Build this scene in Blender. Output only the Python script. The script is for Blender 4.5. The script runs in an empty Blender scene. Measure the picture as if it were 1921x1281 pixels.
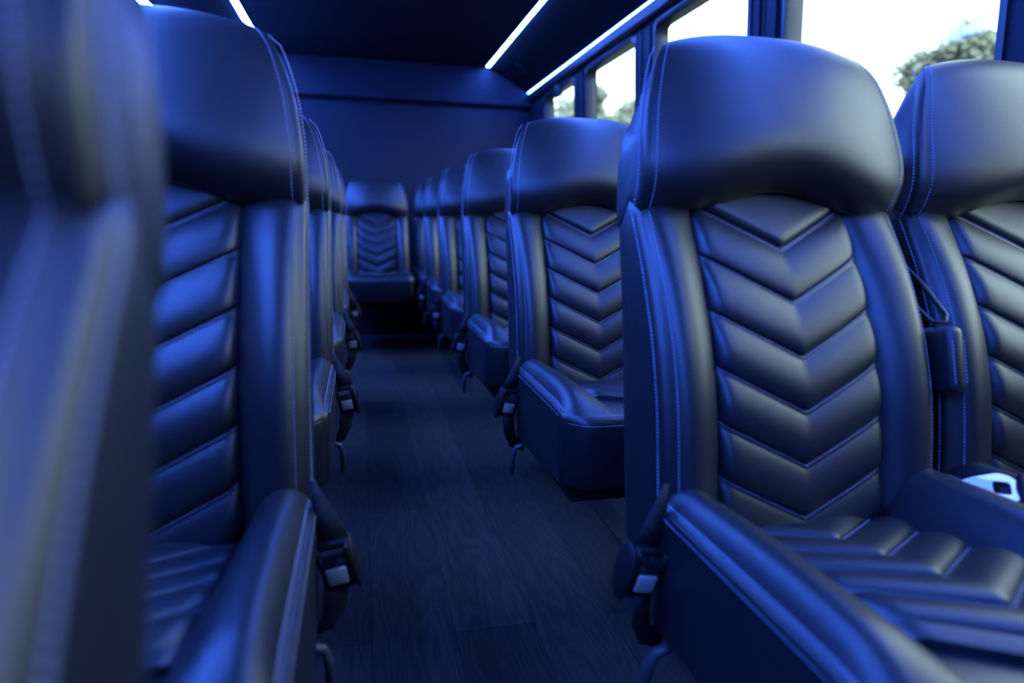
import bpy, bmesh, math, random
from mathutils import Vector, Matrix

random.seed(7)
PI = math.pi
scn = bpy.context.scene
COL = scn.collection

# ------------------------------------------------------------------ camera
EYE = Vector((0.0, 0.0, 0.85))
cam_d = bpy.data.cameras.new('camera')
cam_d.sensor_width = 36.0
cam_d.lens = 1200.0 / 1921.0 * 36.0
cam_d.clip_start = 0.02
cam_d.clip_end = 500
cam_d.dof.use_dof = True
cam_d.dof.focus_distance = 1.30
cam_d.dof.aperture_fstop = 2.0
cam = bpy.data.objects.new('camera', cam_d)
COL.objects.link(cam)
yaw, pit, roll = math.radians(13.217), math.radians(10.614), math.radians(0.968)
fw = Vector((math.sin(yaw) * math.cos(pit), math.cos(yaw) * math.cos(pit), -math.sin(pit)))
rt = Vector((math.cos(yaw), -math.sin(yaw), 0))
up = rt.cross(fw)
r2 = rt * math.cos(roll) + up * math.sin(roll)
u2 = -rt * math.sin(roll) + up * math.cos(roll)
cam.matrix_world = Matrix(((r2.x, u2.x, -fw.x, EYE.x), (r2.y, u2.y, -fw.y, EYE.y),
                           (r2.z, u2.z, -fw.z, EYE.z), (0, 0, 0, 1)))
scn.camera = cam

# ------------------------------------------------------------------ world, exposure
w = bpy.data.worlds.new('overcast_sky')
scn.world = w
w.use_nodes = True
wn = w.node_tree
bg = wn.nodes['Background']
tc = wn.nodes.new('ShaderNodeTexCoord')
sx = wn.nodes.new('ShaderNodeSeparateXYZ')
rp = wn.nodes.new('ShaderNodeValToRGB')
rp.color_ramp.elements[0].position = 0.45
rp.color_ramp.elements[0].color = (0.72, 0.94, 1.00, 1)
rp.color_ramp.elements[1].position = 0.9
rp.color_ramp.elements[1].color = (0.74, 0.97, 1.08, 1)
mm = wn.nodes.new('ShaderNodeMath'); mm.operation = 'MULTIPLY_ADD'
mm.inputs[1].default_value = 0.5; mm.inputs[2].default_value = 0.5
wn.links.new(tc.outputs['Generated'], sx.inputs[0])
wn.links.new(sx.outputs['Z'], mm.inputs[0])
wn.links.new(mm.outputs[0], rp.inputs[0])
wn.links.new(rp.outputs[0], bg.inputs['Color'])
SKY = 6.3
bg.inputs['Strength'].default_value = SKY
LED_EDGE = (7.0, 27.0, 195.0)      # light given by the edge strips: near pure blue
LED_MID = (10.0, 30.0, 185.0)
scn.view_settings.view_transform = 'Standard'
scn.view_settings.look = 'None'
scn.view_settings.exposure = 0.0
scn.view_settings.gamma = 1.0
scn.view_settings.use_curve_mapping = False
try:
    scn.cycles.use_denoising = True
    scn.cycles.max_bounces = 10
    scn.cycles.transparent_max_bounces = 12
    scn.cycles.caustics_reflective = False
    scn.cycles.caustics_refractive = False
except Exception:
    pass


# ------------------------------------------------------------------ materials
def mat(name, col, rough=0.5, metal=0.0, spec=0.5, bump=None, var=None, coat=0.0, sheen=0.0):
    m = bpy.data.materials.new(name)
    m.use_nodes = True
    nt = m.node_tree
    b = nt.nodes['Principled BSDF']
    b.inputs['Base Color'].default_value = (*col, 1)
    b.inputs['Roughness'].default_value = rough
    b.inputs['Metallic'].default_value = metal
    b.inputs['Specular IOR Level'].default_value = spec
    b.inputs['Coat Weight'].default_value = coat
    b.inputs['Sheen Weight'].default_value = sheen
    co = nt.nodes.new('ShaderNodeTexCoord')
    if var:
        n = nt.nodes.new('ShaderNodeTexNoise')
        n.inputs['Scale'].default_value = var[0]
        n.inputs['Detail'].default_value = 5
        nt.links.new(co.outputs['Object'], n.inputs['Vector'])
        r = nt.nodes.new('ShaderNodeValToRGB')
        r.color_ramp.elements[0].position = 0.3
        r.color_ramp.elements[1].position = 0.7
        r.color_ramp.elements[0].color = (*[c * (1 - var[1]) for c in col], 1)
        r.color_ramp.elements[1].color = (*[min(1, c * (1 + var[1])) for c in col], 1)
        nt.links.new(n.outputs['Fac'], r.inputs[0])
        nt.links.new(r.outputs[0], b.inputs['Base Color'])
    if bump:
        n = nt.nodes.new('ShaderNodeTexNoise')
        n.inputs['Scale'].default_value = bump[0]
        n.inputs['Detail'].default_value = 4
        nt.links.new(co.outputs['Object'], n.inputs['Vector'])
        bu = nt.nodes.new('ShaderNodeBump')
        bu.inputs['Strength'].default_value = bump[1]
        bu.inputs['Distance'].default_value = 0.002
        nt.links.new(n.outputs['Fac'], bu.inputs['Height'])
        nt.links.new(bu.outputs[0], b.inputs['Normal'])
    return m


def emission(name, col):
    m = bpy.data.materials.new(name)
    m.use_nodes = True
    nt = m.node_tree
    nt.nodes.remove(nt.nodes['Principled BSDF'])
    e = nt.nodes.new('ShaderNodeEmission')
    k = max(col)
    e.inputs['Color'].default_value = (*[c / k for c in col], 1)
    e.inputs['Strength'].default_value = k
    nt.links.new(e.outputs[0], nt.nodes['Material Output'].inputs['Surface'])
    return m


def glass_mat(name, tint):
    m = bpy.data.materials.new(name)
    m.use_nodes = True
    nt = m.node_tree
    nt.nodes.remove(nt.nodes['Principled BSDF'])
    t = nt.nodes.new('ShaderNodeBsdfTransparent')
    t.inputs['Color'].default_value = (*tint, 1)
    g = nt.nodes.new('ShaderNodeBsdfGlossy')
    g.inputs['Roughness'].default_value = 0.02
    lw = nt.nodes.new('ShaderNodeLayerWeight')
    lw.inputs['Blend'].default_value = 0.5
    pw = nt.nodes.new('ShaderNodeMath'); pw.operation = 'POWER'; pw.inputs[1].default_value = 4.0
    fm = nt.nodes.new('ShaderNodeMath'); fm.operation = 'MULTIPLY_ADD'
    fm.inputs[1].default_value = 0.40; fm.inputs[2].default_value = 0.02
    nt.links.new(lw.outputs['Facing'], pw.inputs[0])
    nt.links.new(pw.outputs[0], fm.inputs[0])
    mx = nt.nodes.new('ShaderNodeMixShader')
    nt.links.new(fm.outputs[0], mx.inputs[0])
    nt.links.new(t.outputs[0], mx.inputs[1])
    nt.links.new(g.outputs[0], mx.inputs[2])
    nt.links.new(mx.outputs[0], nt.nodes['Material Output'].inputs['Surface'])
    return m


def floor_mat():
    m = mat('dark_oak_vinyl', (0.02, 0.02, 0.025), 0.6, spec=0.3)
    nt = m.node_tree
    b = nt.nodes['Principled BSDF']
    co = nt.nodes.new('ShaderNodeTexCoord')
    mp = nt.nodes.new('ShaderNodeMapping')
    mp.inputs['Rotation'].default_value = (0, 0, PI / 2)
    nt.links.new(co.outputs['Object'], mp.inputs['Vector'])
    br = nt.nodes.new('ShaderNodeTexBrick')        # planks running down the aisle
    br.inputs['Scale'].default_value = 1.0
    br.inputs['Brick Width'].default_value = 1.2
    br.inputs['Row Height'].default_value = 0.17
    br.inputs['Mortar Size'].default_value = 0.0012
    br.inputs['Color1'].default_value = (0.023, 0.019, 0.013, 1)
    br.inputs['Color2'].default_value = (0.050, 0.042, 0.029, 1)
    br.inputs['Mortar'].default_value = (0.006, 0.006, 0.007, 1)
    nt.links.new(mp.outputs[0], br.inputs['Vector'])
    m2 = nt.nodes.new('ShaderNodeMapping')
    m2.inputs['Scale'].default_value = (5.5, 0.9, 1)
    nt.links.new(co.outputs['Object'], m2.inputs['Vector'])
    n0 = nt.nodes.new('ShaderNodeTexNoise')         # cathedral grain
    n0.inputs['Scale'].default_value = 1.6
    n0.inputs['Detail'].default_value = 2
    nt.links.new(m2.outputs[0], n0.inputs['Vector'])
    sn = nt.nodes.new('ShaderNodeMath'); sn.operation = 'MULTIPLY'; sn.inputs[1].default_value = 95
    nt.links.new(n0.outputs['Fac'], sn.inputs[0])
    si = nt.nodes.new('ShaderNodeMath'); si.operation = 'SINE'
    nt.links.new(sn.outputs[0], si.inputs[0])
    m3 = nt.nodes.new('ShaderNodeMapping')
    m3.inputs['Scale'].default_value = (260, 14, 1)
    nt.links.new(co.outputs['Object'], m3.inputs['Vector'])
    n1 = nt.nodes.new('ShaderNodeTexNoise')
    n1.inputs['Scale'].default_value = 1.0
    n1.inputs['Detail'].default_value = 3
    nt.links.new(m3.outputs[0], n1.inputs['Vector'])
    ad = nt.nodes.new('ShaderNodeMath'); ad.operation = 'MULTIPLY_ADD'
    ad.inputs[1].default_value = 0.16
    nt.links.new(si.outputs[0], ad.inputs[0])
    nt.links.new(n1.outputs['Fac'], ad.inputs[2])
    rr = nt.nodes.new('ShaderNodeMapRange')
    rr.inputs['From Min'].default_value = 0.1
    rr.inputs['From Max'].default_value = 0.9
    rr.inputs['To Min'].default_value = 0.45
    rr.inputs['To Max'].default_value = 1.6
    nt.links.new(ad.outputs[0], rr.inputs['Value'])
    mc = nt.nodes.new('ShaderNodeVectorMath'); mc.operation = 'SCALE'
    nt.links.new(br.outputs['Color'], mc.inputs[0])
    nt.links.new(rr.outputs[0], mc.inputs['Scale'])
    nt.links.new(mc.outputs[0], b.inputs['Base Color'])
    bu = nt.nodes.new('ShaderNodeBump')
    bu.inputs['Strength'].default_value = 0.25
    bu.inputs['Distance'].default_value = 0.002
    nt.links.new(ad.outputs[0], bu.inputs['Height'])
    nt.links.new(bu.outputs[0], b.inputs['Normal'])
    return m


LEATHER = mat('black_navy_leather', (0.008, 0.010, 0.013), 0.44, spec=0.75, bump=(420, 0.10))
THREAD = mat('pale_thread', (0.26, 0.29, 0.38), 0.6)
WALL = mat('dark_wall_vinyl', (0.007, 0.010, 0.021), 0.6, spec=0.3, var=(3, 0.12), bump=(300, 0.08))
CEIL = mat('black_headliner', (0.006, 0.007, 0.010), 0.9, spec=0.15, bump=(500, 0.1))
TRIM = mat('dark_trim_plastic', (0.014, 0.015, 0.018), 0.4)
RUBBER = mat('black_rubber', (0.02, 0.021, 0.022), 0.45)
FRAME = mat('charcoal_window_frame', (0.030, 0.032, 0.034), 0.35)
FLOOR = floor_mat()
TRACK = mat('black_track', (0.010, 0.010, 0.012), 0.5)
STEEL = mat('black_steel', (0.015, 0.015, 0.017), 0.45, metal=0.3)
PLASTIC = mat('black_buckle_plastic', (0.010, 0.010, 0.011), 0.5, spec=0.3)
BUTTON = mat('grey_release_button', (0.50, 0.46, 0.37), 0.5)
WEB = mat('black_webbing', (0.012, 0.013, 0.016), 0.7, bump=(900, 0.4))
CHROME = mat('satin_steel_plate', (0.92, 0.84, 0.88), 0.36, metal=0.55)
HANDLE = mat('grey_lever_plastic', (0.05, 0.05, 0.055), 0.4)
GLASS = glass_mat('window_glass', (0.95, 0.97, 0.96))
DIM_GLASS = glass_mat('daylight_dimming_glass', (0.16, 0.17, 0.18))  # unseen left panes, tinted dark to hold back daylight from that side
LED_E = emission('edge_led_light', LED_EDGE)
LED_M = emission('middle_led_light', LED_MID)
LEAF = mat('hazed_green_leaves', (0.20, 0.215, 0.17), 0.7, var=(0.6, 0.35))  # haze and washed-out daylight mixed into the leaf colour
BARK = mat('grey_bark', (0.05, 0.042, 0.037), 0.8, var=(6, 0.3))
GRASS = mat('pale_ground', (0.06, 0.065, 0.05), 0.9, var=(0.4, 0.2))


# ------------------------------------------------------------------ mesh helpers
def obj(name, bm, m, parent=None, sharp=None, recalc=True, smooth=True):
    if recalc:
        bmesh.ops.recalc_face_normals(bm, faces=bm.faces)
    if smooth:
        for f in bm.faces:
            f.smooth = True
        if sharp:
            lim = math.radians(sharp)
            for e in bm.edges:
                if len(e.link_faces) == 2 and e.calc_face_angle(0) > lim:
                    e.smooth = False
    me = bpy.data.meshes.new(name)
    bm.to_mesh(me)
    bm.free()
    for q in (m if isinstance(m, (list, tuple)) else [m]):
        me.materials.append(q)
    o = bpy.data.objects.new(name, me)
    COL.objects.link(o)
    if parent:
        o.parent = parent
    return o


def thing(name, loc, label, cat, group=None):
    o = bpy.data.objects.new(name, None)
    o.empty_display_size = 0.1
    COL.objects.link(o)
    o.location = loc
    tag(o, label, cat, group)
    return o


def tag(o, label, cat, group=None):
    o['label'] = label
    o['category'] = cat
    if group:
        o['group'] = group
    return o


def struct(o):
    o['kind'] = 'structure'
    return o


def add_box(bm, lo, hi, bev=0.0, seg=2, M=None):
    vs = [bm.verts.new((x, y, z)) for x in (lo[0], hi[0]) for y in (lo[1], hi[1]) for z in (lo[2], hi[2])]
    q = [(0, 1, 3, 2), (4, 6, 7, 5), (0, 4, 5, 1), (2, 3, 7, 6), (0, 2, 6, 4), (1, 5, 7, 3)]
    fs = [bm.faces.new([vs[i] for i in a]) for a in q]
    out = vs
    if bev > 0:
        es = list({e for f in fs for e in f.edges})
        r = bmesh.ops.bevel(bm, geom=es, offset=bev, segments=seg, affect='EDGES', profile=0.5)
        out = list({v for f in r['faces'] for v in f.verts} | {v for v in vs if v.is_valid})
    if M:
        for v in out:
            v.co = M @ v.co
    return out


def add_tube(bm, pts, r, n=10, caps=True):
    pts = [Vector(p) for p in pts]
    rings = []
    prev = None
    for i, p in enumerate(pts):
        d = (pts[min(i + 1, len(pts) - 1)] - pts[max(i - 1, 0)]).normalized()
        a = d.orthogonal().normalized() if prev is None else (prev - d * prev.dot(d)).normalized()
        prev = a
        b = d.cross(a)
        rr = r[i] if isinstance(r, (list, tuple)) else r
        rings.append([bm.verts.new(p + (a * math.cos(2 * PI * k / n) + b * math.sin(2 * PI * k / n)) * rr) for k in range(n)])
    for A, B in zip(rings, rings[1:]):
        for k in range(n):
            bm.faces.new((A[k], A[(k + 1) % n], B[(k + 1) % n], B[k]))
    if caps:
        bm.faces.new(rings[0][::-1])
        bm.faces.new(rings[-1])


def add_ribbon(bm, pts, wdir, width, thick=0.0016):
    """flat webbing swept along pts; wdir = width direction (vector or list)"""
    pts = [Vector(p) for p in pts]
    prev = None
    for i, p in enumerate(pts):
        d = (pts[min(i + 1, len(pts) - 1)] - pts[max(i - 1, 0)]).normalized()
        wv = Vector(wdir[i] if isinstance(wdir, list) else wdir)
        wv = (wv - d * wv.dot(d)).normalized()
        n = d.cross(wv)
        ww = width[i] if isinstance(width, (list, tuple)) else width
        ring = [bm.verts.new(p + wv * sx_ * ww / 2 + n * sy_ * thick / 2) for sx_, sy_ in ((-1, -1), (1, -1), (1, 1), (-1, 1))]
        if prev:
            for k in range(4):
                bm.faces.new((prev[k], prev[(k + 1) % 4], ring[(k + 1) % 4], ring[k]))
        else:
            bm.faces.new(ring[::-1])
        prev = ring
    bm.faces.new(prev)


def ci(xs, ys, x):
    """monotone-ish cubic through points"""
    if x <= xs[0]:
        return ys[0]
    if x >= xs[-1]:
        return ys[-1]
    for i in range(len(xs) - 1):
        if x <= xs[i + 1]:
            break
    h = xs[i + 1] - xs[i]
    d = (ys[i + 1] - ys[i]) / h
    d0 = (ys[i] - ys[i - 1]) / (xs[i] - xs[i - 1]) if i > 0 else d
    d1 = (ys[i + 2] - ys[i + 1]) / (xs[i + 2] - xs[i + 1]) if i + 2 < len(xs) else d
    m0 = 0 if d0 * d <= 0 else 2 * d0 * d / (d0 + d)
    m1 = 0 if d1 * d <= 0 else 2 * d1 * d / (d1 + d)
    if i == 0:
        m0 = d
    if i + 2 >= len(xs):
        m1 = d
    t = (x - xs[i]) / h
    return ((2 * t ** 3 - 3 * t * t + 1) * ys[i] + (t ** 3 - 2 * t * t + t) * h * m0 +
            (-2 * t ** 3 + 3 * t * t) * ys[i + 1] + (t ** 3 - t * t) * h * m1)


def loft_x(bm, ts, ring, cap=((0.003, 0.985), (0.006, 0.94), (0.009, 0.8), (0.010, 0.5))):
    """skin closed yz rings over t, close both ends with a softly domed side panel"""
    rings = []
    for t in ts:
        rings.append([bm.verts.new(p) for p in ring(t)])
    n = len(rings[0])
    for A, B in zip(rings, rings[1:]):
        for k in range(n):
            bm.faces.new((A[k], A[(k + 1) % n], B[(k + 1) % n], B[k]))
    for R, s in ((rings[0], -1), (rings[-1], 1)):
        c = sum((v.co for v in R), Vector()) / n
        prev = R
        for dx, sc in cap:
            cur = []
            for v in R:
                q = c + (v.co - c) * sc
                q.x = v.co.x + s * dx if sc > 0.9 else (v.co.x * sc + c.x * (1 - sc)) + s * dx
                cur.append(bm.verts.new(q))
            for k in range(n):
                bm.faces.new((prev[k], prev[(k + 1) % n], cur[(k + 1) % n], cur[k]))
            prev = cur
        cv = bm.verts.new(c + Vector((s * cap[-1][0], 0, 0)))
        for k in range(n):
            bm.faces.new((prev[k], prev[(k + 1) % n], cv))
    return rings


def stitch_row(bm, pts, nrm, pitch=0.0052, ln=0.0038, wd=0.0017, lift=0.0008):
    """little thread dashes along a polyline; nrm = normals per point"""
    pts = [Vector(p) for p in pts]
    acc = 0.0
    nxt = pitch * 0.5
    for i in range(len(pts) - 1):
        a, b = pts[i], pts[i + 1]
        L = (b - a).length
        if L < 1e-7:
            continue
        d = (b - a) / L
        while nxt <= acc + L:
            s = (nxt - acc) / L
            c = a + (b - a) * s
            nn = (Vector(nrm[i]) * (1 - s) + Vector(nrm[i + 1]) * s).normalized()
            sd = d.cross(nn).normalized()
            c = c + nn * lift
            # low dash: 4 base corners + a raised ridge of 2
            q = [bm.verts.new(c + d * (ln / 2) * i1 + sd * (wd / 2) * i2 - nn * 0.0012) for i1, i2 in ((-1, -1), (1, -1), (1, 1), (-1, 1))]
            t0 = bm.verts.new(c - d * ln * 0.36 + nn * 0.0006)
            t1 = bm.verts.new(c + d * ln * 0.36 + nn * 0.0006)
            for fv in ((q[0], q[1], t1, t0), (q[2], q[3], t0, t1), (q[1], q[2], t1), (q[3], q[0], t0)):
                bm.faces.new(fv).material_index = 1
            nxt += pitch
        acc += L


# ------------------------------------------------------------------ the seat, in its own frame
# x sideways, -y towards where the sitter looks, z up from the floor
HW = 0.206


def y_seam(z):
    return ci([0.34, 0.42, 0.50, 0.60, 0.68, 0.75, 0.80, 0.84, 0.87, 0.95],
              [-0.143, -0.140, -0.133, -0.118, -0.096, -0.066, -0.040, -0.016, 0.002, 0.04], z)


def bolster(ax, z):
    k = ci([0.36, 0.45, 0.75, 0.83, 0.88], [0.8, 1.0, 1.0, 0.85, 0.55], z)
    return k * ci([0.0, 0.112, 0.122, 0.129, 0.137, 0.150, 0.165, 0.180, 0.192, 0.200, 0.206],
                  [-0.016, -0.016, -0.015, -0.008, 0.003, 0.0135, 0.0205, 0.0225, 0.018, 0.010, 0.0015], ax)


def y_back(z):
    return ci([0.34, 0.45, 0.63, 0.75, 0.86, 0.95], [-0.01, 0.012, 0.040, 0.062, 0.085, 0.095], z)


V0, VP, VS = 0.455, 0.073, 0.49           # first chevron point, pitch and slope


def quilt(fr):
    """pad profile between two creases, 0..1 from the lower crease upward"""
    if fr > 0.90:                         # flat stitched band just under the upper crease
        return 0.0022 * min(1, (1 - fr) / 0.03)
    u = fr / 0.90
    return 0.0022 * min(1, u / 0.02) + 0.0088 * (math.sin(PI * min(1, u) ** 0.85) ** 0.75)


def panel_y(x, s):
    z = s + VS * abs(x)
    base = y_seam(z) - 0.0005 + 0.004 * (abs(x) / 0.128) ** 3
    f = (s - V0) / VP
    fr = f - math.floor(f)
    edge = min(1.0, (0.130 - abs(x)) / 0.016)
    e = math.sin(0.5 * PI * max(0.0, edge)) ** 0.7
    h = quilt(fr) if s < V0 + 5 * VP + 1e-6 else 0.011 * min(1, ((s - V0 - 5 * VP) / 0.012)) ** 0.6
    return base - h * (0.25 + 0.75 * e) + 0.010 * (1 - e), z


def head_bottom(x):
    return 0.866 + 0.032 * (0.5 + 0.5 * math.cos(PI * min(1, abs(x) / 0.165)))


def head_ring(t):
    a = abs(t)
    zt = 1.128 - 0.020 * a ** 2.6
    zb = head_bottom(t * HW)
    dome = (1 - a ** 3.0)
    pts = []
    # front face: s from bottom (under lip) to the top
    def fp(s):
        z = zb + (zt - zb) * s
        ys = ci([0, 0.25, 0.55, 0.80, 0.93, 1.0], [0.0, -0.013, 0.002, 0.022, 0.040, 0.062], s)
        b = ci([0, 0.06, 0.16, 0.32, 0.55, 0.8, 0.93, 1.0], [0.004, 0.021, 0.034, 0.038, 0.033, 0.022, 0.010, 0.0], s)
        rim = ci([0, 0.06, 0.16, 0.32, 0.8, 1.0], [0.0, 0.004, 0.006, 0.004, 0.0, 0.0], s)
        hw = ci([0, 0.25, 0.55, 0.80, 0.93, 1.0], [0.205, 0.206, 0.199, 0.184, 0.170, 0.156], s)
        return (t * hw, ys - b * dome - rim, z)
    pts.append((t * 0.202, 0.040, zb + 0.012))
    pts.append((t * 0.203, 0.018, zb + 0.004))
    ss = [0, 0.02, 0.045, 0.075, 0.11, 0.15, 0.2, 0.26, 0.33, 0.41, 0.49, 0.57, 0.65, 0.73, 0.80, 0.86, 0.91, 0.95, 0.98, 1.0]
    pts += [fp(s) for s in ss]
    drop = 0.045 * a ** 5
    pts.append((t * 0.163, 0.078, zt - 0.008 - drop * 0.5))
    pts.append((t * 0.172, 0.092, zt - 0.028 - drop))
    pts.append((t * 0.184, 0.099, zt - 0.065 - drop))
    pts.append((t * 0.194, 0.100, 1.00 - drop * 0.3))
    pts.append((t * 0.200, 0.097, 0.93))
    pts.append((t * 0.202, 0.090, 0.87))
    pts.append((t * 0.202, 0.084, 0.842))
    pts.append((t * 0.202, 0.060, 0.846 + 0.02 * (1 - a)))
    return pts


def build_headrest(parent):
    bm = bmesh.new()
    ts = [-1, -0.985, -0.96, -0.92, -0.86, -0.78] + [-0.7 + 0.1 * i for i in range(15)] + [0.78, 0.86, 0.92, 0.96, 0.985, 1]
    loft_x(bm, ts, head_ring)
    for sgn in (-1, 1):
        for t, side in ((0.955, 0), (1.0, 1)):
            R = head_ring(sgn * t)
            pts, nr = [], []
            for k in range(2, 22):
                p = Vector(R[k])
                if side:                    # on the side panel, just behind the seam
                    p = p + Vector((sgn * 0.0098, 0.012, -0.004 if k > 18 else 0))
                    nr.append((sgn, -0.25, 0.2 if k > 18 else 0))
                else:
                    nr.append((sgn * 0.25, -1, 0.05 + (0.9 if k > 18 else 0)))
                pts.append(p)
            stitch_row(bm, pts, nr)
    h = obj('headrest', bm, [LEATHER, THREAD], parent)
    return h


def body_ring(t):
    x = t * HW
    zs = [0.375 + 0.5 * i / 28 for i in range(29)]
    pts = [(x, y_seam(z) - bolster(abs(x), z), z) for z in zs]
    top = 0.885 + 0.018 * (1 - abs(t) ** 2)
    pts.append((x, y_seam(0.885) + 0.03, top))
    pts.append((x, 0.050, top - 0.016))
    pts.append((x * 0.98, 0.078, top - 0.034))
    pts += [(x * (1 - 0.03), y_back(z), z) for z in [0.842 - 0.472 * i / 14 for i in range(15)]]
    pts.append((x * 0.97, -0.06, 0.36))
    return pts


def build_backrest(parent):
    bm = bmesh.new()
    ax = [0.0, 0.04, 0.08, 0.108, 0.118, 0.1225, 0.126, 0.1295, 0.133, 0.137, 0.142, 0.148, 0.155, 0.163, 0.171, 0.179, 0.186, 0.192, 0.197, 0.2015, 0.206]
    ts = [-a / HW for a in ax[::-1]] + [a / HW for a in ax[1:]]
    loft_x(bm, ts, body_ring)
    for sgn in (-1, 1):
        for side in (0, 1):
            pts, nr = [], []
            for i in range(60):
                z = 0.40 + i * 0.0079
                if side:
                    pts.append((sgn * (HW + 0.0088), y_seam(z) + 0.0130, z)); nr.append((sgn, -0.25, 0))
                else:
                    x = HW - 0.0085
                    pts.append((sgn * x, y_seam(z) - bolster(x, z), z)); nr.append((sgn * 0.6, -1, 0.2))
            stitch_row(bm, pts, nr)
    b = obj('backrest', bm, [LEATHER, THREAD], parent)
    # quilted chevron panel
    bm = bmesh.new()
    xs = [-0.130, -0.128, -0.124, -0.119, -0.112, -0.102, -0.09, -0.075, -0.06, -0.045, -0.03, -0.015, -0.006]
    xs = xs + [0.0] + [-x for x in xs[::-1]]
    fr = [0, 0.012, 0.03, 0.06, 0.11, 0.18, 0.28, 0.4, 0.52, 0.63, 0.73, 0.81, 0.87, 0.90, 0.91, 0.94, 0.97, 0.985]
    ss = []
    for k in range(-2, 5):
        ss += [V0 + VP * (k + f) for f in fr]
    ss += [V0 + 5 * VP + d for d in (0, 0.0015, 0.004, 0.008, 0.013, 0.022, 0.035, 0.05, 0.07, 0.085)]
    ss = [s for s in ss if s > 0.335]
    G = []
    for s in ss:
        row = []
        for x in xs:
            y, z = panel_y(x, s)
            row.append(bm.verts.new((x, y, z)))
        G.append(row)
    for A, B in zip(G, G[1:]):
        for k in range(len(xs) - 1):
            bm.faces.new((A[k], A[k + 1], B[k + 1], B[k]))
    rim = [G[0][k] for k in range(len(xs))] + [r[-1] for r in G[1:]] + [G[-1][k] for k in range(len(xs) - 2, -1, -1)] + [r[0] for r in G[-2:0:-1]]
    bk = [bm.verts.new((v.co.x * 0.985, v.co.y + 0.022, v.co.z)) for v in rim]
    for k in range(len(rim)):
        j = (k + 1) % len(rim)
        bm.faces.new((rim[k], rim[j], bk[j], bk[k]))
    for k in range(0, 6):
        s = V0 + VP * k - 0.0032
        for sgn in (-1, 1):
            pts, nr = [], []
            for i in range(12):
                x = sgn * (0.124 - i * 0.0112)
                y, z = panel_y(x, s)
                pts.append((x, y, z)); nr.append((0, -1, 0.25))
            stitch_row(bm, pts, nr, lift=0.0009)
    obj('chevron_panel', bm, [LEATHER, THREAD], parent, sharp=50)


CW = 0.214                                 # cushion half width


def cush_front(t):
    return -0.548 + 0.042 * abs(t) ** 12


def cush_panel_z(x, y):
    s = max(0.0, min(1.0, (-0.10 - y) / 0.40))
    return 0.438 + 0.066 * (s * s * (3 - 2 * s)) ** 0.9


def cush_top(x, y, yf):
    ax = abs(x)
    d = max(0.0, y - yf)                   # distance behind the front edge
    bol = ci([0, 0.110, 0.122, 0.132, 0.145, 0.165, 0.185, 0.200, 0.209, CW], [0, 0, 0.002, 0.16, 0.55, 0.92, 1.0, 0.72, 0.35, 0.06], ax)
    zb = ci([-0.545, -0.50, -0.44, -0.35, -0.15, -0.05], [0.488, 0.505, 0.522, 0.524, 0.516, 0.508], y) - 0.484
    base = cush_panel_z(x, y) - 0.012 * (1 if ax < 0.13 else 0.6)
    side = 0.484
    z = base * (1 - bol) + (side + zb) * bol if ax < 0.185 else side + zb * bol
    if d < 0.07:                           # rolled front lip
        u = 1 - d / 0.07
        z = z * (1 - u ** 2.2) + 0.482 * u ** 2.2
    return z


def cush_ring(t):
    x = t * CW
    yf = cush_front(t)
    n = 26
    pts = []
    for i in range(n + 1):
        y = -0.125 + (yf + 0.125) * (i / n) ** 0.9
        pts.append((x, y, cush_top(x, y, yf)))
    pts.append((x, yf - 0.006, 0.472))
    pts.append((x, yf - 0.008, 0.455))
    pts.append((x * 1.0, yf - 0.007, 0.42))
    pts.append((x * 1.0, yf - 0.005, 0.38))
    pts.append((x * 1.0, yf - 0.002, 0.345))
    pts.append((x * 0.995, yf + 0.002, 0.335))
    pts.append((x * 0.99, yf + 0.015, 0.331))
    pts.append((x * 0.99, -0.30, 0.318))
    pts.append((x * 0.99, -0.14, 0.308))
    pts.append((x * 0.99, -0.125, 0.315))
    pts.append((x * 1.0, -0.115, 0.38))
    return pts


CV0, CVP, CVS = -0.500, 0.0735, 0.62        # seat chevrons: first point, pitch, slope


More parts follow.
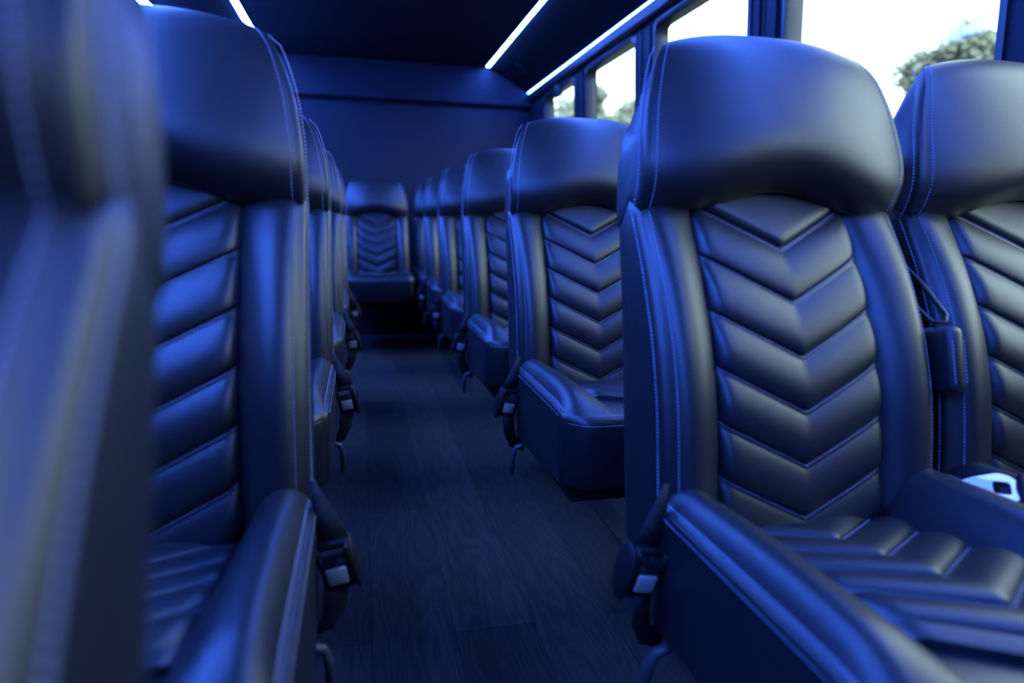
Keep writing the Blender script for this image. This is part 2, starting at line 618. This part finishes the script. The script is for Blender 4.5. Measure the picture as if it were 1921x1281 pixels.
def build_cushion(parent):
    bm = bmesh.new()
    ax = [0.0, 0.04, 0.08, 0.105, 0.115, 0.122, 0.127, 0.132, 0.138, 0.145, 0.153, 0.162, 0.171, 0.180, 0.188, 0.196, 0.203, 0.209, CW]
    ts = [-a / CW for a in ax[::-1]] + [a / CW for a in ax[1:]]
    loft_x(bm, ts, cush_ring, cap=((0.003, 0.99), (0.005, 0.95), (0.006, 0.8), (0.006, 0.5)))
    for sgn in (-1, 1):                    # twin rows following the edge seam
        for dz in (0.0035, -0.010):
            pts, nr = [], []
            for i in range(40):
                y = -0.135 - i * 0.0112
                yy = max(y, -0.490)
                z = cush_top(CW, yy, cush_front(1)) + dz
                xo = CW + (0.0058 if dz < 0 else -0.003)
                pts.append((sgn * xo, yy, z if dz < 0 else cush_top(CW - 0.003, yy, cush_front(1)))); nr.append((sgn, 0, 0.8 if dz > 0 else 0.1))
                if y < -0.490:
                    break
            stitch_row(bm, pts, nr)
    for dz in (0.004, -0.013):
        pts, nr = [], []
        for i in range(49):
            t = -0.98 + 1.96 * i / 48
            yf = cush_front(t)
            pts.append((t * CW, yf + (0.004 if dz > 0 else -0.0075), 0.4835 if dz > 0 else 0.468)); nr.append((0, -1, 0.8 if dz > 0 else 0.1))
        stitch_row(bm, pts, nr)
    c = obj('seat_cushion', bm, [LEATHER, THREAD], parent)
    # quilted seat insert with chevrons pointing forward
    bm = bmesh.new()
    xs = [-0.134, -0.131, -0.126, -0.119, -0.110, -0.097, -0.08, -0.06, -0.04, -0.02, -0.007]
    xs = xs + [0.0] + [-x for x in xs[::-1]]
    fr = [0, 0.015, 0.05, 0.1, 0.18, 0.28, 0.4, 0.52, 0.64, 0.74, 0.82, 0.88, 0.91, 0.92, 0.95, 0.985]
    ss = [-0.5245, -0.520, -0.512, -0.505]
    for k in range(0, 6):
        ss += [CV0 + CVP * (k + f) for f in fr]
    ss = [s for s in ss if s < -0.085]
    def pz(x, s):
        y = min(-0.045, s + CVS * abs(x))
        z = cush_panel_z(x, y)
        f = (s - CV0) / CVP
        frr = f - math.floor(f)
        e = math.sin(0.5 * PI * min(1.0, max(0.0, (0.136 - abs(x)) / 0.02))) ** 0.7
        h = 0.011 * (math.sin(PI * min(1, frr / 0.91) ** 0.8) ** 0.75 if frr < 0.91 else 0) + 0.001 if s >= CV0 - 1e-6 else 0.008
        d = s - (-0.545)
        if d < 0.07:
            u = 1 - d / 0.07
            z = z * (1 - u ** 2.2) + 0.482 * u ** 2.2
        return y, z + h * (0.2 + 0.8 * e) - 0.008 * (1 - e)
    G = []
    for s in ss:
        row = []
        for x in xs:
            y, z = pz(x, s)
            row.append(bm.verts.new((x, y, z)))
        G.append(row)
    for A, B in zip(G, G[1:]):
        for k in range(len(xs) - 1):
            bm.faces.new((A[k], A[k + 1], B[k + 1], B[k]))
    rim = [G[0][k] for k in range(len(xs))] + [r[-1] for r in G[1:]] + [G[-1][k] for k in range(len(xs) - 2, -1, -1)] + [r[0] for r in G[-2:0:-1]]
    bk = [bm.verts.new((v.co.x * 0.985, v.co.y, v.co.z - 0.018)) for v in rim]
    for k in range(len(rim)):
        j = (k + 1) % len(rim)
        bm.faces.new((rim[k], rim[j], bk[j], bk[k]))
    for k in range(1, 6):
        s = CV0 + CVP * k - 0.0028
        for sgn in (-1, 1):
            pts, nr = [], []
            for i in range(12):
                x = sgn * (0.128 - i * 0.0116)
                y, z = pz(x, s)
                if y < -0.11:
                    pts.append((x, y, z)); nr.append((0, 0, 1))
            if len(pts) > 2:
                stitch_row(bm, pts, nr)
    obj('seat_panel', bm, [LEATHER, THREAD], parent, sharp=50)
    return c


def build_base(parent, aisle):
    bm = bmesh.new()
    add_box(bm, (-0.19, -0.49, 0.285), (0.19, -0.08, 0.335), 0.008)
    obj('seat_frame', bm, STEEL, parent, sharp=40)
    for y in (-0.40, -0.16):
        bm = bmesh.new()
        cx = -aisle * 0.165
        add_box(bm, (cx - 0.022, y - 0.02, 0.008), (cx + 0.022, y + 0.02, 0.30), 0.006)
        add_box(bm, (cx - 0.045, y - 0.045, 0.0), (cx + 0.045, y + 0.045, 0.012), 0.003)
        obj('leg', bm, STEEL, parent, sharp=40)


def build_buckle(parent, sgn):
    """aisle-side belt buckle hanging beside the cushion; sgn = side"""
    ox, oy, oz = sgn * 0.243, -0.150, 0.405
    tilt = Matrix.Translation((ox, oy, oz)) @ Matrix.Rotation(math.radians(-10 * sgn), 4, 'Y') @ Matrix.Rotation(math.radians(12), 4, 'X')
    bm = bmesh.new()
    add_box(bm, (-0.021, -0.012, -0.036), (0.021, 0.012, 0.012), 0.007, 3, tilt)
    # guide lips around the slot
    add_box(bm, (-0.021, -0.013, 0.008), (-0.015, 0.009, 0.034), 0.0025, 2, tilt)
    add_box(bm, (0.015, -0.013, 0.008), (0.021, 0.009, 0.034), 0.0025, 2, tilt)
    add_box(bm, (-0.021, -0.004, 0.026), (0.021, 0.009, 0.036), 0.0025, 2, tilt)
    b = obj('belt_buckle', bm, PLASTIC, parent, sharp=50)
    bm = bmesh.new()
    add_box(bm, (-0.0135, -0.0155, -0.022), (0.0135, -0.010, 0.004), 0.0022, 2, tilt)
    o = obj('release_button', bm, BUTTON, b, sharp=50)
    o['label'] = 'pale grey square release button'
    # rounded cover on the outer side
    bm = bmesh.new()
    M2 = tilt @ Matrix.Translation((sgn * 0.022, 0.010, -0.008)) @ Matrix.Diagonal((0.008, 0.026, 0.042, 1))
    bmesh.ops.create_uvsphere(bm, u_segments=20, v_segments=14, radius=1, matrix=M2)
    obj('buckle_cover', bm, PLASTIC, b)
    # webbing up into the gap behind the cushion and down under the seat
    bm = bmesh.new()
    add_ribbon(bm, [(sgn * 0.217, -0.146, 0.522), (sgn * 0.223, -0.149, 0.500), (sgn * 0.232, -0.151, 0.470), (ox - sgn * 0.001, oy, oz + 0.032)],
               (1, 0, 0), [0.007, 0.016, 0.029, 0.040])
    obj('upper_webbing', bm, WEB, b)
    bm = bmesh.new()
    add_ribbon(bm, [(ox, oy, oz - 0.03), (sgn * 0.238, oy + 0.012, oz - 0.075), (sgn * 0.222, oy + 0.03, oz - 0.115), (sgn * 0.19, oy + 0.04, oz - 0.13)],
               (1, 0.5, 0), [0.036, 0.034, 0.03, 0.03])
    obj('lower_webbing', bm, WEB, b)


def build_lever(parent, sgn):
    bm = bmesh.new()
    pts = [(sgn * 0.196, -0.16, 0.300), (sgn * 0.222, -0.158, 0.288), (sgn * 0.232, -0.152, 0.262), (sgn * 0.232, -0.142, 0.232), (sgn * 0.226, -0.134, 0.212)]
    add_tube(bm, pts, [0.007, 0.009, 0.012, 0.013, 0.008], 12)
    for v in bm.verts:
        if abs(v.co.x) > 0.215:
            v.co.x = sgn * (0.228 + (abs(v.co.x) - 0.228) * 0.55)
    obj('recline_lever', bm, HANDLE, parent)


def build_armrest(parent, sgn):
    """padded armrest folded up between the two seats"""
    bm = bmesh.new()
    M = Matrix.Translation((sgn * 0.2275, -0.105, 0.665)) @ Matrix.Rotation(math.radians(-14), 4, 'X')
    add_box(bm, (-0.0130, -0.035, -0.052), (0.0130, 0.120, 0.045), 0.0125, 5, M)
    for sx_ in (-1, 1):
        pts = [M @ Vector((sx_ * 0.0095, -0.0325, -0.038 + 0.0125 * i)) for i in range(6)]
        stitch_row(bm, pts, [(sx_ * 0.6, -1, 0)] * 6)
    a = obj('armrest', bm, [LEATHER, THREAD], parent, sharp=70)
    bm = bmesh.new()
    add_tube(bm, [(sgn * 0.228, -0.02, 0.64), (sgn * 0.226, -0.03, 0.60), (sgn * 0.20, -0.035, 0.58)], 0.010, 10)
    obj('hinge', bm, STEEL, a)
    return a


def build_seat(name, label, group, aisle):
    """aisle = side (+1 / -1) on which the buckle hangs"""
    t = thing(name, (0, 0, 0), label, 'seat', group)
    build_headrest(t)
    build_backrest(t)
    build_cushion(t)
    build_base(t, aisle)
    build_buckle(t, aisle)
    build_lever(t, aisle)
    build_armrest(t, -aisle)
    return t


def copy_tree(o, parent=None, skip=()):
    c = o.copy()
    COL.objects.link(c)
    if parent:
        c.parent = parent
    for ch in list(o.children):
        if ch.name.split('.')[0] not in skip:
            copy_tree(ch, c)
    return c


# ------------------------------------------------------------------ the bus shell
XR, XL = 1.42, -1.10                        # side walls at window height
YF, YB = -3.2, 5.25                         # front and rear ends
ZC = 2.03
SILL, HEAD = 0.80, 1.775
WINS = [(-3.10, -2.30), (-1.72, -0.93), (-0.74, 0.05), (0.24, 1.03), (1.23, 2.02), (2.21, 3.00), (3.20, 3.965), (4.17, 4.88)]
WINS = [wv for wv in WINS if wv[0] > -2.0]
TUMBLE = 0.06                               # walls lean in towards the roof


def wx(side, z):
    """wall x at height z"""
    lean = max(0.0, z - 0.95) * TUMBLE
    return (XR - lean) if side > 0 else (XL + lean)


def shear(bm, side):
    for v in bm.verts:
        lean = max(0.0, v.co.z - 0.95) * TUMBLE
        v.co.x -= side * lean


bm = bmesh.new()
add_box(bm, (XL - 0.1, YF, -0.05), (XR + 0.1, YB + 0.1, 0.0))
struct(obj('floor', bm, FLOOR, smooth=False))

bm = bmesh.new()
add_box(bm, (XL + 0.30, YF, ZC), (XR - 0.30, YB + 0.1, ZC + 0.03))
for s in (1, -1):                            # sloping cove panels at both sides
    x0, x1 = (0.99, 1.315) if s > 0 else (-0.66, -0.985)
    vs = [bm.verts.new(p) for p in ((x0, YF, ZC), (x0, YB, ZC), (x1, YB, 1.862), (x1, YF, 1.862),
                                    (x0, YF, ZC + .03), (x0, YB, ZC + .03), (x1 + s * .02, YB, 1.892), (x1 + s * .02, YF, 1.892))]
    for q in ((0, 1, 2, 3), (4, 7, 6, 5), (0, 4, 5, 1), (3, 2, 6, 7), (1, 5, 6, 2), (0, 3, 7, 4)):
        bm.faces.new([vs[i] for i in q])
struct(obj('ceiling', bm, CEIL, smooth=False))

for side, nm in ((1, 'wall_right'), (-1, 'wall_left')):
    X = XR if side > 0 else XL
    bm = bmesh.new()
    def wb(y0, y1, z0, z1, d0=0.0, d1=0.07, bev=0.0):
        lo, hi = sorted((X + side * d0, X + side * d1))
        add_box(bm, (lo, y0, z0), (hi, y1, z1), bev)
    wb(YF, YB + 0.1, 0.0, SILL)
    wb(YF, YB + 0.1, HEAD, ZC + 0.02)
    ys = [YF] + [v for wv in WINS for v in wv] + [YB + 0.1]
    for k in range(0, len(ys), 2):
        wb(ys[k], ys[k + 1], SILL, HEAD)
    for k in range(2, len(ys) - 1, 2):       # raised pillar covers
        wb(ys[k] + 0.030, ys[k] + 0.085, SILL, HEAD, -0.014, 0.01, 0.003)
        wb(ys[k] + 0.097, ys[k] + 0.112, SILL, HEAD, -0.010, 0.01, 0.002)
        wb(ys[k] + 0.124, ys[k + 1] - 0.03, SILL, HEAD, -0.014, 0.01, 0.003)
    shear(bm, side)
    struct(obj(nm, bm, WALL, smooth=False))
    # header rail under the light strip
    bm = bmesh.new()
    xa, xb = (X - side * 0.045, X - side * 0.0)
    lo, hi = sorted((xa, xb))
    add_box(bm, (lo, YF, HEAD + 0.02), (hi, YB, HEAD + 0.085), 0.012, 3)
    shear(bm, side)
    o = obj('trim_1' if side > 0 else 'trim_2', bm, TRIM, sharp=40)
    struct(o)

# rear wall: lower panel, dark groove, upper panel
bm = bmesh.new()
add_box(bm, (XL - 0.05, YB + 0.012, 0.0), (XR + 0.05, YB + 0.1, ZC + 0.03))
add_box(bm, (XL, YB - 0.020, 0.0), (XR - 0.03, YB + 0.02, 1.718), 0.004)
add_box(bm, (XL, YB - 0.034, 1.756), (XR - 0.03, YB + 0.02, ZC), 0.004)
struct(obj('wall_rear', bm, WALL, smooth=False))
bm = bmesh.new()
add_box(bm, (XL, YB + 0.004, 1.716), (XR - 0.03, YB + 0.02, 1.758))
struct(obj('trim_3', bm, CEIL, smooth=False))

# unseen front bulkhead behind the camera, closed without a windshield to cut daylight
bm = bmesh.new()
add_box(bm, (XL - 0.07, YF - 0.08, 0.0), (XR + 0.07, YF, ZC + 0.03))
struct(obj('wall_front', bm, WALL, smooth=False))

# seat tracks and floor strips
bm = bmesh.new()
add_box(bm, (0.660, YF, 0.0), (0.723, 4.30, 0.004), 0.001)
struct(obj('trim_4', bm, TRACK, smooth=False))
bm = bmesh.new()
add_box(bm, (0.484, 3.11, 0.0), (0.534, 4.28, 0.004), 0.001)
struct(obj('trim_5', bm, TRACK, smooth=False))
bm = bmesh.new()
add_box(bm, (XL + 0.4, YF, 0.0), (XL + 0.463, 4.30, 0.004), 0.001)
struct(obj('trim_6', bm, TRACK, smooth=False))
# black floor sheet and box added to darken the space under the rear seats
bm = bmesh.new()
add_box(bm, (XL, 4.33, 0.0), (XR, YB, 0.006), 0.001)
add_box(bm, (XL, 4.80, 0.004), (XR, YB, 0.36), 0.004)
struct(obj('trim_7', bm, TRACK, smooth=False))


def rrect(y0, y1, z0, z1, r, n=7):
    out = []
    for cy, cz, a0 in ((y1 - r, z1 - r, 0), (y0 + r, z1 - r, 90), (y0 + r, z0 + r, 180), (y1 - r, z0 + r, 270)):
        for i in range(n + 1):
            a = math.radians(a0 + 90 * i / n)
            out.append((cy + r * math.cos(a), cz + r * math.sin(a)))
    return out


win_n = 1
for side in (1, -1):
    X = XR if side > 0 else XL
    for (y0, y1) in WINS:
        # frame with rounded corners: square outside, rounded inside, with a reveal
        inner = rrect(y0 + 0.018, y1 - 0.018, SILL + 0.018, HEAD - 0.016, 0.045)
        outer = rrect(y0 - 0.004, y1 + 0.004, SILL - 0.004, HEAD + 0.004, 0.010)
        face = rrect(y0 + 0.012, y1 - 0.012, SILL + 0.012, HEAD - 0.010, 0.05)
        bm = bmesh.new()
        loops = []
        for pts, dx in ((outer, 0.055), (outer, -0.008), (face, -0.012), (inner, 0.0), (inner, 0.055)):
            loops.append([bm.verts.new((X + side * dx, y, z)) for y, z in pts])
        n = len(inner)
        for A, B in zip(loops, loops[1:] + loops[:1]):
            for k in range(n):
                bm.faces.new((A[k], A[(k + 1) % n], B[(k + 1) % n], B[k]))
        shear(bm, side)
        wo = obj('window_%d' % win_n, bm, FRAME, sharp=35)
        struct(wo)
        win_n += 1
        bm = bmesh.new()
        a = [bm.verts.new((X + side * 0.036, y, z)) for y, z in rrect(y0 + 0.014, y1 - 0.014, SILL + 0.014, HEAD - 0.012, 0.045)]
        b = [bm.verts.new((X + side * 0.041, y, z)) for y, z in rrect(y0 + 0.014, y1 - 0.014, SILL + 0.014, HEAD - 0.012, 0.045)]
        bm.faces.new(a); bm.faces.new(b[::-1])
        for k in range(n):
            bm.faces.new((a[k], b[k], b[(k + 1) % n], a[(k + 1) % n]))
        shear(bm, side)
        obj('pane', bm, GLASS if side > 0 else DIM_GLASS, wo, smooth=False)
        bm = bmesh.new()
        lo, hi = sorted((X - side * 0.016, X - side * 0.006))
        add_box(bm, (lo, y0 + 0.03, HEAD - 0.004), (hi, y1 - 0.03, HEAD + 0.016), 0.003)
        shear(bm, side)
        obj('top_rail', bm, FRAME, wo, sharp=40)


# ------------------------------------------------------------------ LED light strips
def led(x, z, y0, y1, w_, m, nx, nz, label):
    """strip whose lens faces along (nx, nz)"""
    t = thing('light_strip', (x, y0, z), label, 'light', 'LED strips along the ceiling')
    n = Vector((nx, 0, nz)).normalized()
    tx = Vector((n.z, 0, -n.x))
    R = Matrix((( tx.x, 0, n.x, 0), (0, 1, 0, 0), (tx.z, 0, n.z, 0), (0, 0, 0, 1)))
    bm = bmesh.new()
    add_box(bm, (-w_ / 2 - 0.006, -0.004, -0.014), (-w_ / 2, y1 - y0 + 0.004, 0.002), 0.001, 1, R)
    add_box(bm, (w_ / 2, -0.004, -0.014), (w_ / 2 + 0.006, y1 - y0 + 0.004, 0.002), 0.001, 1, R)
    add_box(bm, (-w_ / 2 - 0.006, -0.004, -0.016), (w_ / 2 + 0.006, y1 - y0 + 0.004, -0.012), 0.001, 1, R)
    obj('channel', bm, TRIM, t, sharp=40)
    bm = bmesh.new()
    add_box(bm, (-w_ / 2, 0, -0.011), (w_ / 2, y1 - y0, 0.001), 0.002, 2, R)
    obj('diffuser', bm, m, t, sharp=40)
    return t


led(0.995, ZC - 0.004, -2.6, 5.18, 0.040, LED_M, 0, -1, 'white ceiling strip right of the aisle, ending at the upper rear wall')
led(-0.655, ZC - 0.004, -2.6, 5.18, 0.040, LED_M, 0, -1, 'white ceiling strip left of the aisle, running behind the left headrests')
led(1.333, 1.842, -2.6, 5.22, 0.044, LED_E, -0.86, -0.5, 'blue-glowing light strip just above the right-hand windows')
led(-0.985, 1.842, -2.6, 5.22, 0.044, LED_E, 0.86, -0.5, 'short glimpse of light strip at the far left top, beyond the headrest')

# small fittings near the rear right corner
bm = bmesh.new()
add_box(bm, (1.345, 4.50, 1.715), (1.385, 4.60, 1.80), 0.012, 3)
add_box(bm, (1.350, 4.43, 1.725), (1.378, 4.52, 1.75), 0.008, 3)
tag(obj('belt_anchor', bm, TRIM, sharp=50), 'small dark belt bracket hanging at the top edge of the rearmost right window', 'bracket')
bm = bmesh.new()
Mv = Matrix.Translation((1.155, 4.75, 1.940)) @ Matrix.Rotation(math.radians(27), 4, 'Y')
bmesh.ops.create_cone(bm, cap_ends=True, segments=28, radius1=0.055, radius2=0.045, depth=0.014, matrix=Mv)
tag(obj('ceiling_speaker', bm, TRIM, sharp=40), 'small round dark fitting on the sloped ceiling between the two right strips', 'ceiling fitting')

# ------------------------------------------------------------------ seats
XA, XW, XLA = 0.590, 1.052, -0.287
proto_r = build_seat('bus_seat', 'nearest right-hand aisle seat, its whole chevron back in view right of centre', 'right aisle seats', -1)
proto_r.location = (XA, 0.854, 0)
right_rows = [
    (1.654, 0.0, 'second right-hand aisle seat from the front, its cushion side showing over the floor'),
    (2.454, 0.0, 'third right-hand aisle seat, a grey-lit bolster strip beside a sliver of chevrons'),
    (3.254, 0.0, 'fourth right-hand aisle seat, mostly hidden behind the third, short cushion corner showing'),
    (4.020, 0.0, 'fifth right-hand aisle seat, a narrow sliver of headrest and pale bolster'),
    (4.760, 0.0, 'last right-hand aisle seat by the rear wall, thinnest sliver beside the centre rear seat')]
for y, dx, lab in right_rows:
    c = copy_tree(proto_r)
    c.location = (XA + dx, y, 0)
    c['label'] = lab
win = copy_tree(proto_r, skip=('belt_buckle', 'recline_lever', 'armrest'))
win.location = (XW, 0.862, 0)
win['label'] = 'grey-lit leather window seat at the right edge, tree showing above its headrest'
win['group'] = 'right window seats'
for y in (1.654, 2.454, 3.254, 4.02, 4.76):
    c = copy_tree(proto_r, skip=('belt_buckle', 'recline_lever', 'armrest'))
    c.location = (XW + 0.004, y, 0)
    c['label'] = 'leather window seat hidden behind the right-hand aisle seats'
    c['group'] = 'right window seats out of sight'

for x in (XA, XW + 0.004):                    # the row level with the viewer, out of view, added to block low window light
    c = copy_tree(proto_r, skip=('belt_buckle', 'recline_lever', 'armrest'))
    c.location = (x, 0.040, 0)
    c['label'] = 'leather seat in the right-hand row level with the viewer, outside the picture'
    c['group'] = 'right seats out of frame'

proto_l = build_seat('bus_seat', 'second left-hand aisle seat, headrest seam and chevron half in focus beside the blurred one', 'left aisle seats', 1)
proto_l.location = (XLA, 0.951, 0)
left_rows = [
    (0.170, -0.010, 'blurred leather seat filling the far left edge, closest to the viewer'),
    (1.751, -0.004, 'third left-hand aisle seat, stitched edge and belt buckle showing past the second'),
    (2.551, 0.0, 'fourth left-hand aisle seat, only a thin stitched edge showing'),
    (3.351, 0.0, 'last visible left-hand aisle seat, thin edge nearest the centre rear seat')]
for y, dx, lab in left_rows:
    c = copy_tree(proto_l)
    c.location = (XLA + dx, y, 0)
    c['label'] = lab
    if y < 0.5:                               # this one is let well back
        hinge = Vector((0, -0.07, 0.42))
        R = Matrix.Translation(hinge) @ Matrix.Rotation(math.radians(-10), 4, 'X') @ Matrix.Translation(-hinge)
        for ch in c.children:
            if ch.name.split('.')[0] in ('headrest', 'backrest', 'chevron_panel'):
                ch.matrix_local = R
for y in (0.151, 0.951, 1.751, 2.551, 3.351):
    c = copy_tree(proto_l, skip=('belt_buckle', 'recline_lever', 'armrest'))
    c.location = (XLA - 0.475, y, 0)
    c['label'] = 'leather window seat hidden behind the left-hand aisle seats'
    c['group'] = 'left window seats out of sight'

rear = copy_tree(proto_l, skip=('armrest', 'recline_lever', 'belt_buckle'))
rear.location = (0.102, 4.66, 0.0)
rear['label'] = 'small centre rear seat facing down the aisle in front of the blue wall'
rear['group'] = 'rear row seats'

# ------------------------------------------------------------------ belts between the two front right seats
t = thing('seat_belt', (0.825, 0.90, 0.55), 'dark shoulder belt running down the gap between the two front right seats', 'seat belt')
bm = bmesh.new()
add_ribbon(bm, [Vector(p) - Vector((0.825, 0.90, 0.55)) for p in ((0.795, 0.985, 0.985), (0.812, 0.965, 0.90), (0.826, 0.93, 0.83), (0.834, 0.895, 0.78), (0.836, 0.87, 0.72))],
           (0.35, 1, 0.2), 0.042, 0.0018)
obj('webbing', bm, WEB, t)
bm = bmesh.new()
o0 = Vector((0.825, 0.90, 0.55))
P = [Vector(p) - o0 for p in ((0.817, 0.842, 0.800), (0.826, 0.80, 0.765), (0.830, 0.760, 0.727), (0.824, 0.752, 0.716), (0.812, 0.764, 0.716), (0.806, 0.80, 0.74))]
add_tube(bm, P + [P[0]], 0.0035, 8)
obj('guide_loop', bm, TRIM, t)

t = thing('belt_tongue', (0.837, 0.645, 0.505), 'pale steel belt tongue with square hole lying between the two front right seats', 'seat belt')
def bt(v):
    return Mt @ Vector(v)
_n = Vector((-0.36, -0.42, 0.80)).normalized()
_x = Vector((0.80, -0.60, 0.02)); _x = (_x - _n * _x.dot(_n)).normalized()
_y = _n.cross(_x)
Mt = Matrix(((_x.x, _y.x, _n.x, 0), (_x.y, _y.y, _n.y, 0), (_x.z, _y.z, _n.z, 0), (0, 0, 0, 1))) @ Matrix.Scale(1.0, 4)
bm = bmesh.new()
# plate outline in its own plane: narrow tail, round head with a rounded square hole
out = []
N = 44
for i in range(N):
    a = 2 * PI * i / N
    r = 0.0235
    x, y = r * math.cos(a), r * math.sin(a)
    if x < -0.004:
        kx = min(1.0, (-x - 0.004) / 0.0195)
        x = -0.004 - kx * 0.047
        y = (1 if y >= 0 else -1) * (abs(y) * (1 - kx) + (0.0105 - 0.004 * kx) * kx)
    out.append((x, y))
hole = []
for i in range(N):
    a = 2 * PI * i / N
    c_, s_ = math.cos(a), math.sin(a)
    q = (abs(c_) ** 5 + abs(s_) ** 5) ** (-1 / 5)
    hole.append((0.0105 * q * c_ + 0.001, 0.0105 * q * s_))
loops = []
for pts, z in ((out, -0.0016), (out, 0.0016), (hole, 0.0016), (hole, -0.0016)):
    loops.append([bm.verts.new(bt((x, y, z - 0.010 * max(0, (-x - 0.03) / 0.02) ** 2))) for x, y in pts])
for A, B in zip(loops, loops[1:] + loops[:1]):
    for k in range(N):
        bm.faces.new((A[k], A[(k + 1) % N], B[(k + 1) % N], B[k]))
obj('tongue_plate', bm, CHROME, t, sharp=35)
bm = bmesh.new()
vs = add_box(bm, (0.019, -0.026, -0.008), (0.044, 0.026, 0.008), 0.006, 3)
for v in bm.verts:
    v.co = bt(v.co)
obj('tongue_grip', bm, PLASTIC, t, sharp=50)
bm = bmesh.new()
add_ribbon(bm, [bt(p) for p in ((0.032, 0, 0.004), (0.055, 0, 0.012), (0.080, 0, 0.000), (0.10, 0, -0.03))], bt((0, 1, 0)), 0.044, 0.0018)
obj('webbing', bm, WEB, t)


# ------------------------------------------------------------------ outside
bm = bmesh.new()
vs = [bm.verts.new(p) for p in ((-150, -120, -0.75), (250, -120, -0.75), (250, 300, -0.75), (-150, 300, -0.75))]
bm.faces.new(vs)
struct(obj('ground', bm, GRASS, smooth=False))


def tree(loc, height, crown_r, crown_h, n, leaf, label, seed):
    n = int(n * 1.6)
    rnd = random.Random(seed)
    t = thing('tree', loc, label, 'tree', 'trees outside the right windows')
    bm = bmesh.new()
    ch = height - crown_h * 0.5
    add_tube(bm, [(0, 0, 0), (0.1, 0, ch * 0.4), (0, 0.1, ch * 0.8), (0, 0, ch)], [height * .03, height * .025, height * .02, height * .01], 10)
    for k in range(7):
        a = rnd.random() * 6.28
        z0 = ch * (0.55 + 0.3 * rnd.random())
        e = Vector((math.cos(a) * crown_r * .7, math.sin(a) * crown_r * .7, ch + crown_h * (rnd.random() - .45) * .6))
        add_tube(bm, [(0, 0, z0), (e.x * .5, e.y * .5, (z0 + e.z) / 2 + .2), e], [height * .014, height * .009, height * .004], 6)
    obj('trunk', bm, BARK, t)
    bm = bmesh.new()
    cl = []
    for k in range(16):
        v = Vector((rnd.gauss(0, 1), rnd.gauss(0, 1), rnd.gauss(0, 1))).normalized() * rnd.random() ** .4
        cl.append((Vector((v.x * crown_r * .75, v.y * crown_r * .75, ch + v.z * crown_h * .40)), crown_r * (0.26 + .2 * rnd.random())))
    for i in range(n):
        c, r = cl[rnd.randrange(len(cl))]
        d = Vector((rnd.gauss(0, 1), rnd.gauss(0, 1), rnd.gauss(0, .8)))
        p = c + d.normalized() * r * rnd.random() ** .5
        u = Vector((rnd.gauss(0, 1), rnd.gauss(0, 1), rnd.gauss(0, 1))).normalized()
        v = u.orthogonal().normalized()
        s = leaf * (.6 + .8 * rnd.random())
        q = [bm.verts.new(p + u * s), bm.verts.new(p + v * s * .5 + u * .1 * s), bm.verts.new(p - u * s), bm.verts.new(p - v * s * .5)]
        bm.faces.new(q)
    obj('crown', bm, LEAF, t, recalc=False, smooth=False)


tree((25.0, 23.7, -0.75), 10.35, 2.7, 4.2, 5200, 0.17, 'grey-green tree rising behind the headrest of the right window seat', 3)
far = [((31, 94, -0.75), 21.5, 6.5, 'far hazy tree in the rearmost right window, beside the pillar', 11),
       ((30.5, 81, -0.75), 19.6, 6.0, 'far hazy round tree at the left side of the second window from the rear', 12),
       ((31, 68, -0.75), 17.6, 5.0, 'far hazy tree seen just left of the large aisle headrest', 13)]
for loc, hh, cr, lab, sd in far:
    tree(loc, hh, cr, hh * 0.62, 2600, 0.55, lab, sd)
